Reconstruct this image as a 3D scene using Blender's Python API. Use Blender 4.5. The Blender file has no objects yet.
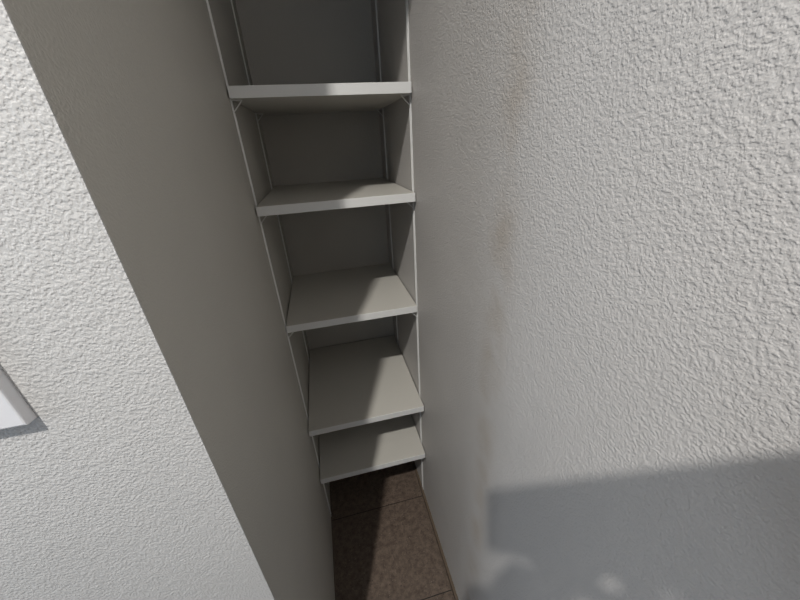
import bpy, bmesh, math
from mathutils import Vector, Matrix, Euler
S=.35; ZF=3.66
C=bpy.context.scene.collection
def U(x,y,z): return Vector((x*S,y*S,(z+ZF)*S))
# ------------------------------------------------------------------ materials
def mat(name,col,rough=.6,metal=0,emit=None,spec=.5):
    m=bpy.data.materials.new(name); m.use_nodes=True
    b=m.node_tree.nodes['Principled BSDF']
    b.inputs['Base Color'].default_value=(*col,1); b.inputs['Roughness'].default_value=rough
    b.inputs['Metallic'].default_value=metal; b.inputs['Specular IOR Level'].default_value=spec
    if emit:
        b.inputs['Emission Color'].default_value=(*emit[0],1); b.inputs['Emission Strength'].default_value=emit[1]
    return m
def N(m,t,**k):
    n=m.node_tree.nodes.new(t)
    for a,v in k.items():
        if a in n.inputs: n.inputs[a].default_value=v
        else: setattr(n,a,v)
    return n
def Lk(m,a,b): m.node_tree.links.new(a,b)
def ramp(m,src,p0,c0,p1,c1):
    r=N(m,'ShaderNodeValToRGB'); r.color_ramp.elements[0].position=p0; r.color_ramp.elements[0].color=c0
    r.color_ramp.elements[1].position=p1; r.color_ramp.elements[1].color=c1; Lk(m,src,r.inputs[0]); return r
def wallpaper(name,col,depth=.00036,stain=False,scale=1.0):
    m=mat(name,col,.5,spec=.4); b=m.node_tree.nodes['Principled BSDF']
    tc=N(m,'ShaderNodeTexCoord')
    n0=N(m,'ShaderNodeTexNoise'); n0.inputs['Scale'].default_value=90; n0.inputs['Detail'].default_value=2
    Lk(m,tc.outputs['Object'],n0.inputs['Vector'])
    mx=N(m,'ShaderNodeVectorMath',operation='MULTIPLY_ADD'); mx.inputs[1].default_value=(.006,.006,.006)
    Lk(m,n0.outputs['Color'],mx.inputs[0]); Lk(m,tc.outputs['Object'],mx.inputs[2])
    n=N(m,'ShaderNodeTexNoise'); n.inputs['Scale'].default_value=430*scale; n.inputs['Detail'].default_value=1.6; n.inputs['Roughness'].default_value=.45
    Lk(m,tc.outputs['Object'],n.inputs['Vector'])
    rr=ramp(m,n.outputs['Fac'],.30,(0,0,0,1),.70,(1,1,1,1)); rr.color_ramp.interpolation='EASE'
    n2=N(m,'ShaderNodeTexNoise'); n2.inputs['Scale'].default_value=140*scale; n2.inputs['Detail'].default_value=0
    Lk(m,mx.outputs[0],n2.inputs['Vector'])
    s=N(m,'ShaderNodeMath',operation='ADD'); Lk(m,rr.outputs[0],s.inputs[0]); Lk(m,n2.outputs['Fac'],s.inputs[1])
    bp=N(m,'ShaderNodeBump'); bp.inputs['Strength'].default_value=1; bp.inputs['Distance'].default_value=depth
    Lk(m,s.outputs[0],bp.inputs['Height']); Lk(m,bp.outputs[0],b.inputs['Normal'])
    # faint blotchy wear
    w=N(m,'ShaderNodeTexNoise'); w.inputs['Scale'].default_value=3.5; w.inputs['Detail'].default_value=5
    Lk(m,tc.outputs['Object'],w.inputs['Vector'])
    c1=(*[c*.95 for c in col],1); c2=(*[min(1,c*1.04) for c in col],1)
    r=ramp(m,w.outputs['Fac'],.3,c1,.7,c2); out=r.outputs[0]
    if stain:   # brownish scuff running up the wall just inside the doorway
        sp=N(m,'ShaderNodeSeparateXYZ'); Lk(m,tc.outputs['Object'],sp.inputs[0])
        ds=N(m,'ShaderNodeMath',operation='ADD'); ds.inputs[1].default_value=.635*S; Lk(m,sp.outputs['Y'],ds.inputs[0])
        ab=N(m,'ShaderNodeMath',operation='ABSOLUTE'); Lk(m,ds.outputs[0],ab.inputs[0])
        mr=N(m,'ShaderNodeMapRange',interpolation_type='SMOOTHSTEP'); mr.inputs[1].default_value=.0; mr.inputs[2].default_value=.05; mr.inputs[3].default_value=1; mr.inputs[4].default_value=0
        Lk(m,ab.outputs[0],mr.inputs[0])
        w2=N(m,'ShaderNodeTexNoise'); w2.inputs['Scale'].default_value=14; w2.inputs['Detail'].default_value=4
        Lk(m,tc.outputs['Object'],w2.inputs['Vector'])
        r2=ramp(m,w2.outputs['Fac'],.36,(0,0,0,1),.66,(1,1,1,1))
        mu=N(m,'ShaderNodeMath',operation='MULTIPLY'); Lk(m,mr.outputs[0],mu.inputs[0]); Lk(m,r2.outputs[0],mu.inputs[1])
        mu2=N(m,'ShaderNodeMath',operation='MULTIPLY'); mu2.inputs[1].default_value=.42; Lk(m,mu.outputs[0],mu2.inputs[0])
        mi=N(m,'ShaderNodeMix',data_type='RGBA'); Lk(m,mu2.outputs[0],mi.inputs[0]); Lk(m,out,mi.inputs[6]); mi.inputs[7].default_value=(col[0]*.66,col[1]*.56,col[2]*.44,1)
        out=mi.outputs[2]
    Lk(m,out,b.inputs['Base Color'])
    return m
WALLC=(.60,.59,.565)
M_wall=wallpaper("embossed vinyl wallpaper",(.575,.565,.55))
M_wallR=wallpaper('embossed vinyl wallpaper scuffed',(.565,.545,.525),stain=True)
M_side=wallpaper('closet side wallpaper shade-darkened',(.52,.50,.455),depth=.0002)  # same paper as the front wall, with the closet's shade put into its colour
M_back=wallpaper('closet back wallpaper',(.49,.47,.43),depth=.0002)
M_shelf=mat('off white melamine',(.58,.56,.51),.45)
M_edge=mat('melamine edge banding',(.74,.74,.72),.4)
M_rail=mat('white enamelled steel',(.80,.80,.78),.35)
M_brown=mat('dark brown trim',(.12,.088,.062),.5)
M_plate=mat('white moulded plastic',(.78,.78,.80),.35)
M_plate2=mat('grey plastic frame',(.50,.50,.49),.4)
M_ceil=mat('matt white ceiling',(.75,.75,.74),.9)
M_fl=mat('brown stone plank',(.1,.08,.07),.5); 
def floor_mat(m):
    b=m.node_tree.nodes['Principled BSDF']; tc=N(m,'ShaderNodeTexCoord')
    n=N(m,'ShaderNodeTexNoise'); n.inputs['Scale'].default_value=60; n.inputs['Detail'].default_value=8; n.inputs['Roughness'].default_value=.7
    Lk(m,tc.outputs['Object'],n.inputs['Vector'])
    r=ramp(m,n.outputs['Fac'],.3,(.060,.041,.031,1),.72,(.205,.155,.12,1))
    # light and dark mineral flecks
    v=N(m,'ShaderNodeTexNoise'); v.inputs['Scale'].default_value=230; v.inputs['Detail'].default_value=2
    Lk(m,tc.outputs['Object'],v.inputs['Vector'])
    r2=ramp(m,v.outputs['Fac'],.66,(0,0,0,1),.74,(1,1,1,1)); r3=ramp(m,v.outputs['Fac'],.30,(1,1,1,1),.37,(0,0,0,1))
    mi=N(m,'ShaderNodeMix',data_type='RGBA'); Lk(m,r2.outputs[0],mi.inputs[0]); Lk(m,r.outputs[0],mi.inputs[6]); mi.inputs[7].default_value=(.27,.23,.20,1)
    m2=N(m,'ShaderNodeMix',data_type='RGBA'); Lk(m,r3.outputs[0],m2.inputs[0]); Lk(m,mi.outputs[2],m2.inputs[6]); m2.inputs[7].default_value=(.03,.022,.018,1)
    # board joints every 30 cm across
    sp=N(m,'ShaderNodeSeparateXYZ'); Lk(m,tc.outputs['Object'],sp.inputs[0])
    a=N(m,'ShaderNodeMath',operation='ADD'); a.inputs[1].default_value=100*.85*S-.478*S; Lk(m,sp.outputs['Y'],a.inputs[0])
    d=N(m,'ShaderNodeMath',operation='MODULO'); d.inputs[1].default_value=.85*S; Lk(m,a.outputs[0],d.inputs[0])
    l=N(m,'ShaderNodeMath',operation='LESS_THAN'); l.inputs[1].default_value=.0026; Lk(m,d.outputs[0],l.inputs[0])
    m3=N(m,'ShaderNodeMix',data_type='RGBA'); Lk(m,l.outputs[0],m3.inputs[0]); Lk(m,m2.outputs[2],m3.inputs[6]); m3.inputs[7].default_value=(.012,.009,.008,1)
    Lk(m,m3.outputs[2],b.inputs['Base Color'])
    bp=N(m,'ShaderNodeBump'); bp.inputs['Distance'].default_value=.0004; Lk(m,n.outputs['Fac'],bp.inputs['Height']); Lk(m,bp.outputs[0],b.inputs['Normal'])
floor_mat(M_fl)
# ------------------------------------------------------------------ mesh helpers
def box(bm,a,b):
    x0,y0,z0=a; x1,y1,z1=b
    v=[bm.verts.new(p) for p in ((x0,y0,z0),(x1,y0,z0),(x1,y1,z0),(x0,y1,z0),(x0,y0,z1),(x1,y0,z1),(x1,y1,z1),(x0,y1,z1))]
    for f in ((3,2,1,0),(4,5,6,7),(0,1,5,4),(1,2,6,5),(2,3,7,6),(3,0,4,7)): bm.faces.new([v[i] for i in f])
def obj(name,bm,m,parent=None,bevel=0,smooth=False,loc=None):
    me=bpy.data.meshes.new(name); bm.normal_update(); bm.to_mesh(me); bm.free()
    me.materials.append(m); o=bpy.data.objects.new(name,me); C.objects.link(o)
    if parent: o.parent=parent
    if loc is not None: o.location=loc
    if bevel:
        b=o.modifiers.new('bevel','BEVEL'); b.width=bevel; b.segments=3; b.limit_method='ANGLE'
    if smooth:
        for p in me.polygons: p.use_smooth=True
    return o
def boxo(name,a,b,m,parent=None,bevel=0,kind=None):
    bm=bmesh.new(); box(bm,a,b); o=obj(name,bm,m,parent,bevel)
    if kind: o['kind']=kind
    return o
def thing(name,label,cat,loc,group=None):
    o=bpy.data.objects.new(name,None); C.objects.link(o); o.location=loc; o.empty_display_size=.05
    o['label']=label; o['category']=cat
    if group: o['group']=group
    return o
# ------------------------------------------------------------------ room
ZH=1.62; TF=.004; YC=-.9588; YB=1.60; ZC=3.66; T=.3
def sbox(name,a,b,m,bevel=0): return boxo(name,U(*a),U(*b),m,kind='structure',bevel=bevel)
sbox('floor',(-9,-9,-ZF-.3),(1.4,2.0,-ZF),M_fl)
sbox('ceiling',(-9,-9,ZC),(1.4,2.0,ZC+.3),M_ceil)
sbox('wall_right',(1,-9,-ZF),(1.3,YB,ZC),M_wallR)
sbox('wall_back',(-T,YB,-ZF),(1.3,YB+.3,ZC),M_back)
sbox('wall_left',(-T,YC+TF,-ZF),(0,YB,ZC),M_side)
# wall around the closet opening, with the header above it, one piece

bm=bmesh.new()
xs=[-9,0,1]; zs=[-ZF,ZH,ZC]
ga=[[bm.verts.new(U(x,YC,z)) for z in zs] for x in xs]; gb=[[bm.verts.new(U(x,YC+TF,z)) for z in zs] for x in xs]
for i,j in ((0,0),(0,1),(1,1)):
    bm.faces.new((ga[i][j],ga[i+1][j],ga[i+1][j+1],ga[i][j+1])); bm.faces.new((gb[i][j],gb[i][j+1],gb[i+1][j+1],gb[i+1][j]))
bm.faces.new((ga[1][0],gb[1][0],gb[1][1],ga[1][1])); bm.faces.new((ga[1][1],gb[1][1],gb[2][1],ga[2][1]))
bm.verts.remove(ga[2][0]); bm.verts.remove(gb[2][0])
wf=obj('wall_front',bm,M_wall); wf['kind']='structure'
sbox('baseboard_right',(1-.0218,-9,-ZF),(1,YB,-ZF+.050),M_brown)
sbox('baseboard_left',(0,YC,-ZF),(.010,YB,-ZF+.014),M_brown)
# ------------------------------------------------------------------ shelf rails (slotted channels)
def make_rail(side,y,z0,z1,label):
    t=thing('shelf_rail',label,'shelf rail',U(0 if side<0 else 1,y,z0),'slotted shelf rails on the closet walls')
    w=.0095; p=.0018; th=.0006; H=(z1-z0)*S; s=1 if side<0 else -1
    bm=bmesh.new()
    def b(x0,y0,zz0,x1,y1,zz1):
        xa,xb=sorted((s*x0,s*x1)); box(bm,(xa,y0,zz0),(xb,y1,zz1))
    # back web with slots: two strips and a rung between slots
    b(0,-w/2,0,th,-.0016,H); b(0,.0016,0,th,w/2,H)
    pitch=.02; n=int(H/pitch)
    for i in range(n+1):
        zz=i*pitch; b(0,-.0016,zz,th,.0016,min(zz+.009,H))
    obj('web',bm,M_rail,t)
    for yy in (-w/2,w/2-th):
        bm=bmesh.new(); b(th,yy,0,p,yy+th,H); obj('flange',bm,M_rail,t)
    return t
YR1,YR2=.529,1.382
make_rail(-1,YR1,-3.645,3.6,'white slotted shelf rail up the front of the left closet wall')
make_rail(1,YR1,-3.605,3.6,'white slotted shelf rail up the front of the right closet wall')
make_rail(-1,YR2,-3.645,3.6,'white slotted shelf rail at the back of the left closet wall')
make_rail(1,YR2,-3.605,3.6,'white slotted shelf rail at the back of the right closet wall')
# ------------------------------------------------------------------ shelves
TH=.0195
shelves=[(.109,.464,1.56,'topmost visible off-white closet shelf, the one seen from below'),
(-.498,.449,1.56,'second off-white closet shelf from the top, its surface mostly in shade'),
(-1.348,.502,1.53,'middle off-white closet shelf, third from the top and third from the floor'),
(-2.2735,.378,1.585,'fourth off-white closet shelf from the top, close above the lowest one'),
(-2.868,.373,1.555,'lowest off-white closet shelf, just above the dark floor')]
G=.009
def make_shelf(z,yf,yb,label):
    t=thing('closet_shelf',label,'shelf',U(.5,yf,z)-Vector((0,0,TH)),'off-white shelves stacked up the closet')
    hw=(.5-G)*S; d=(yb-yf)*S
    boxo('board',(-hw,.0012,0),(hw,d,TH),M_shelf,t,bevel=.0006)
    o=boxo('edge_band',(-hw,0,0),(hw,.0012,TH),M_edge,t,bevel=.0005); o['label']='pale front edge strip'
    for s in (-1,1):
        for yr in (YR1,YR2):
            y=(yr-yf)*S; xw=.5*S
            bm=bmesh.new(); th=.0022
            # bent steel clip: tongue on the rail, arm under the board, slim brace between
            for poly in ([(.0004,-.0002),(.020,-.0002),(.020,-.0014),(.0004,-.0014)],[(.0004,-.0014),(.0018,-.0014),(.0018,-.022),(.0004,-.022)],[(.0185,-.0014),(.0200,-.0014),(.0018,-.0200),(.0018,-.0185)]):
                A=[bm.verts.new((s*(xw-px),y-th,pz)) for px,pz in poly]; B=[bm.verts.new((s*(xw-px),y+th,pz)) for px,pz in poly]
                bm.faces.new(A); bm.faces.new(B[::-1])
                for i in range(4): bm.faces.new((A[i],B[i],B[(i+1)%4],A[(i+1)%4]))
            bmesh.ops.recalc_face_normals(bm,faces=bm.faces)
            o=obj('shelf_clip',bm,M_rail,t); o['label']='white steel support clip'
    return t
for a in shelves: make_shelf(*a)
# ------------------------------------------------------------------ switch plate on the front wall
t=thing('switch_plate','corner of a white plastic switch plate on the textured wall at left','switch plate',U(-.2848,YC,-.690))
pw,ph,pt=.076,.122,.0088
bm=bmesh.new()
# frame: wide sloping rim, thick at the inside
def ringbox(bm,x0,x1,z0,z1,y): return [bm.verts.new(p) for p in ((x0,y,z0),(x1,y,z0),(x1,y,z1),(x0,y,z1))]
lv=[(0,0),(.0004,-pt+.0014),(.0008,-pt+.0004),(.0018,-pt)]
rings=[ringbox(bm,-pw+i,-i,i,ph-i,y) for i,y in lv]
for a,b in zip(rings,rings[1:]):
    for k in range(4): bm.faces.new((a[k],a[(k+1)%4],b[(k+1)%4],b[k]))
bm.faces.new(rings[-1]); bm.faces.new(rings[0][::-1])
obj('plate_frame',bm,M_plate,t)
boxo('rocker',(-pw+.020,-pt-.0014,.020),(-.020,-pt+.001,ph-.020),M_plate,t,bevel=.0008)
# ------------------------------------------------------------------ camera
q=(1.1128,.0521,-.2372)
cam=bpy.data.cameras.new('camera'); co=bpy.data.objects.new('camera',cam); C.objects.link(co)
co.location=U(.3942,-1.6656,-.1853); co.rotation_euler=Euler(q,'XYZ')
cam.sensor_width=36; cam.lens=324.96/800*36; cam.clip_start=.002
bpy.context.scene.camera=co
# ------------------------------------------------------------------ photographer standing outside the closet, holding the phone
M_skin=mat('skin',(.60,.40,.30),.5); M_cloth=mat('dark grey knit',(.10,.105,.12),.9); M_trous=mat('navy trousers',(.04,.05,.08),.85)
M_hair=mat('dark hair',(.02,.015,.012),.5); M_phone=mat('graphite phone glass',(.05,.052,.058),.25); M_screen=mat('phone screen glass',(.01,.01,.012),.1); M_lens=mat('lens glass',(.005,.005,.01),.05)
M_eye=mat('eye white',(.8,.78,.75),.3)
px,py=co.location.x,co.location.y
rz=q[2]; fr=Vector((-math.sin(rz),math.cos(rz),0)); rt=Vector((math.cos(rz),math.sin(rz),0))
Bp=Vector((px,py,0))+rt*.05-fr*.42
per=thing('person','photographer in dark knit top holding a phone out in both hands outside the closet','person',Bp); per.rotation_euler=(0,0,rz)
def skin(name,verts,edges,m,root=0,sub=2,parent=per):
    me=bpy.data.meshes.new(name); me.from_pydata([v[:3] for v in verts],edges,[]); me.materials.append(m)
    o=bpy.data.objects.new(name,me); C.objects.link(o); o.parent=parent
    md=o.modifiers.new('skin','SKIN'); md.use_smooth_shade=True
    lay=me.skin_vertices[0] if me.skin_vertices else None
    if lay is None:
        bm=bmesh.new(); bm.from_mesh(me); bm.verts.layers.skin.verify(); bm.to_mesh(me); bm.free(); lay=me.skin_vertices[0]
    for i,v in enumerate(verts):
        r=v[3]; r2=v[4] if len(v)>4 else r
        lay.data[i].radius=(r,r2); lay.data[i].use_root=False
    roots=root if isinstance(root,(list,tuple)) else [root]
    for i in roots: lay.data[i].use_root=True
    sb=o.modifiers.new('sub','SUBSURF'); sb.levels=sub; sb.render_levels=sub
    return o
V=[(0,-.01,.92,.10,.08),(0,.0,1.04,.10,.08),(0,.0,1.18,.13,.09),(0,-.005,1.29,.12,.075),(0,0,1.355,.05,.05),(0,.025,1.40,.048,.05),(0,.045,1.455,.070,.080),(0,.045,1.53,.076,.090),(0,.035,1.585,.055,.065)]
E_=[(i,i+1) for i in range(8)]
EL=[(-.125,.235,.985),(.135,.235,.985)]; WR=[(-.048,.408,1.085),(.048,.400,1.105)]; PX=(.013,.070)
roots=[0]
for s,el,wr in ((-1,EL[0],WR[0]),(1,EL[1],WR[1])):
    b=len(V); V+=[(s*.155,-.005,1.305,.045),(*el,.036),(*wr,.024,.020)]
    cx=PX[0] if s<0 else PX[1]; V.append((-.020,.394,1.166,.044,.020) if s<0 else (.056,.388,1.164,.046,.020)); E_+=[(3,b),(b,b+1),(b+1,b+2),(b+2,b+3)]
for s in (-1,1):
    b=len(V); V+=[(s*.085,-.01,.86,.085),(s*.095,0,.48,.055),(s*.10,-.02,.09,.038),(s*.105,.06,.035,.035,.03),(s*.11,.14,.025,.03,.02)]
    E_+=[(0,b),(b,b+1),(b+1,b+2),(b+2,b+3),(b+3,b+4)]
# nose and ears
b=len(V); V+=[(0,.128,1.495,.013),(0,.145,1.480,.012)]; E_+=[(7,b),(b,b+1)]
for s in (-1,1):
    # fingers: rooted in the palm, passing under the phone's lower edge and up its far face; thumb on the screen side
    cx=PX[0] if s<0 else PX[1]
    for k,(dx,L) in enumerate(((-.026,.9),(-.009,1.05),(.009,1.0),(.026,.8))):
        b=len(V); x=cx+dx
        V+=[(x*.5+cx*.5,.404,1.158,.010),(x,.411,1.178,.0085),(x,.4205,1.189,.0075),(x,.4245,1.189+.009*L,.0065),(x,.4265,1.189+.017*L,.0056)]
        E_+=[(b,b+1),(b+1,b+2),(b+2,b+3),(b+3,b+4)]; roots.append(b)
    b=len(V); V+=[(cx+s*.020,.394,1.158,.011),(cx+s*.020,.381,1.184,.0100),(cx+s*.012,.389-(s<0)*.005,1.211,.0088),(cx+s*.008,.400-(s<0)*.009,1.229,.0075)]
    E_+=[(b,b+1),(b+1,b+2),(b+2,b+3)]; roots.append(b)
V=[(v[0],v[1]-.020,*v[2:]) if (v[1]>.37 and v[0]>.03) else v for v in V]
skin('body',V,E_,M_skin,roots)
# clothes
V=[(0,-.01,.80,.175,.145),(0,-.01,.90,.165,.135),(0,.0,1.04,.150,.115),(0,.0,1.18,.155,.115),(0,-.005,1.285,.14,.095),(0,0,1.345,.066,.066)]
E_=[(0,1),(1,2),(2,3),(3,4),(4,5)]
for s,el,wr in ((-1,EL[0],WR[0]),(1,EL[1],WR[1])):
    b=len(V); e=Vector(el); w_=Vector(wr)+Vector((0,.010,.018) if s<0 else (0,-.008,.032)); mid=e.lerp(w_,.5)
    V+=[(s*.158,-.005,1.30,.062),(*el,.056),(*mid,.050),(*w_,.049)]
    E_+=[(4,b),(b,b+1),(b+1,b+2),(b+2,b+3)]
skin('knit_top',V,E_,M_cloth)
V=[(0,-.01,.96,.13,.10),(0,-.01,.88,.145,.115)];E_=[(0,1)]
for s in (-1,1):
    b=len(V); V+=[(s*.088,-.01,.76,.090),(s*.097,0,.48,.075),(s*.10,-.015,.075,.062)]; E_+=[(1,b),(b,b+1),(b+1,b+2)]
skin('trousers',V,E_,M_trous)
for s in (-1,1): skin('slipper',[(s*.10,-.045,.038,.040,.034),(s*.103,.03,.036,.042,.032),(s*.108,.11,.034,.044,.030),(s*.11,.165,.030,.034,.024)],[(0,1),(1,2),(2,3)],M_hair)
bm=bmesh.new(); bmesh.ops.create_uvsphere(bm,u_segments=32,v_segments=24,radius=1)
bmesh.ops.delete(bm,geom=[v for v in bm.verts if (v.co.y>.15 and v.co.z<.48+.1*v.co.y) or v.co.z<-.75],context='VERTS')
for v in bm.verts: v.co=Vector((v.co.x*.090,.028+v.co.y*.108,1.520+v.co.z*.112))
o=obj('hair',bm,M_hair,per,smooth=True); sd=o.modifiers.new('solid','SOLIDIFY'); sd.thickness=.012; sd.offset=0
for s in (-1,1):
    bm=bmesh.new(); bmesh.ops.create_uvsphere(bm,u_segments=16,v_segments=10,radius=.012); obj('eye',bm,M_eye,per,smooth=True,loc=(s*.030,.118,1.512))
    skin('ear',[(s*.074,.03,1.52,.010,.014),(s*.078,.028,1.495,.009,.012),(s*.074,.032,1.470,.007,.008)],[(0,1),(1,2)],M_skin,sub=2)
skin('lips',[(-.020,.118,1.452,.004),(0,.126,1.452,.0065),(.020,.118,1.452,.004)],[(0,1),(1,2)],mat('lips',(.5,.2,.18),.5))
# phone: its rear wide-angle camera is where the photograph is taken from
ph=thing('smartphone','graphite phone held level in the two hands of the photographer','phone',co.location); ph.rotation_euler=(co.rotation_euler.to_matrix()@Matrix.Rotation(-.20,3,'Y')).to_euler()
body=boxo('phone_body',(-.018,-.012,.0045),(.131,.060,.0125),M_phone,ph,bevel=.0035)
boxo('screen',(-.0145,-.0085,.0122),(.1275,.0565,.0128),M_screen,ph)
boxo('camera_bump',(-.013,-.009,.003),(.022,.034,.0046),M_phone,ph,bevel=.0006)
for lx,ly in ((0,0),(0,.022),(.014,.011)):
    bm=bmesh.new(); bmesh.ops.create_cone(bm,cap_ends=True,segments=28,radius1=.0062,radius2=.0062,depth=.0012); obj('lens',bm,M_lens,ph,loc=(lx,ly,.0025),bevel=.0002)
# ------------------------------------------------------------------ lights
LX,LY,LZ=-.90,-3.36,ZC
def downlight(x,y,label,power,rad=.045):
    t=thing('downlight',label,'ceiling light',U(x,y,ZC)-Vector((0,0,.001)),'ceiling downlights')
    bm=bmesh.new(); n=40
    prof=[(.050,.0),(.058,.0),(.058,-.003),(.054,-.006),(.048,-.006),(.046,.0)]
    rs=[[bm.verts.new((r*math.cos(2*math.pi*k/n),r*math.sin(2*math.pi*k/n),z)) for k in range(n)] for r,z in prof]
    for i in range(len(rs)):
        a,b=rs[i],rs[(i+1)%len(rs)]
        for k in range(n): bm.faces.new((a[k],a[(k+1)%n],b[(k+1)%n],b[k]))
    bmesh.ops.recalc_face_normals(bm,faces=bm.faces)
    obj('trim_ring',bm,M_rail,t,smooth=True)
    bm=bmesh.new(); bmesh.ops.create_circle(bm,cap_ends=True,radius=.046,segments=n)
    obj('diffuser',bm,mat('lit diffuser',(.9,.9,.9),.5,emit=((1,.93,.84),6)),t,loc=(0,0,-.001))
    l=bpy.data.lights.new('downlight lamp','SPOT'); l.energy=power; l.shadow_soft_size=rad; l.color=(1,.97,.925); l.spot_size=math.radians(165); l.spot_blend=1
    lo=bpy.data.objects.new('downlight lamp',l); C.objects.link(lo); lo.location=U(x,y,ZC)-Vector((0,0,.02))
    lo.rotation_euler=(0,0,0)
downlight(LX,LY,'round white downlight in the ceiling outside the closet',146,.024)
# soft light reaching along the front wall from a window off to the left
l=bpy.data.lights.new('window daylight','AREA'); l.shape='RECTANGLE'; l.size=.36; l.size_y=1.1; l.energy=13; l.color=(.86,.92,1)
lo=bpy.data.objects.new('window daylight',l); C.objects.link(lo); lo.location=U(-7,-3.05,.2)
lo.rotation_euler=(U(.9,-1.2,-.6)-lo.location).to_track_quat('-Z','Z').to_euler()
w=bpy.data.worlds.new('room light'); bpy.context.scene.world=w; w.use_nodes=True
w.node_tree.nodes['Background'].inputs[0].default_value=(.68,.83,1,1); w.node_tree.nodes['Background'].inputs[1].default_value=.60
vs=bpy.context.scene.view_settings; vs.view_transform='Standard'; vs.look='None'; vs.exposure=0; vs.gamma=1; vs.use_curve_mapping=False
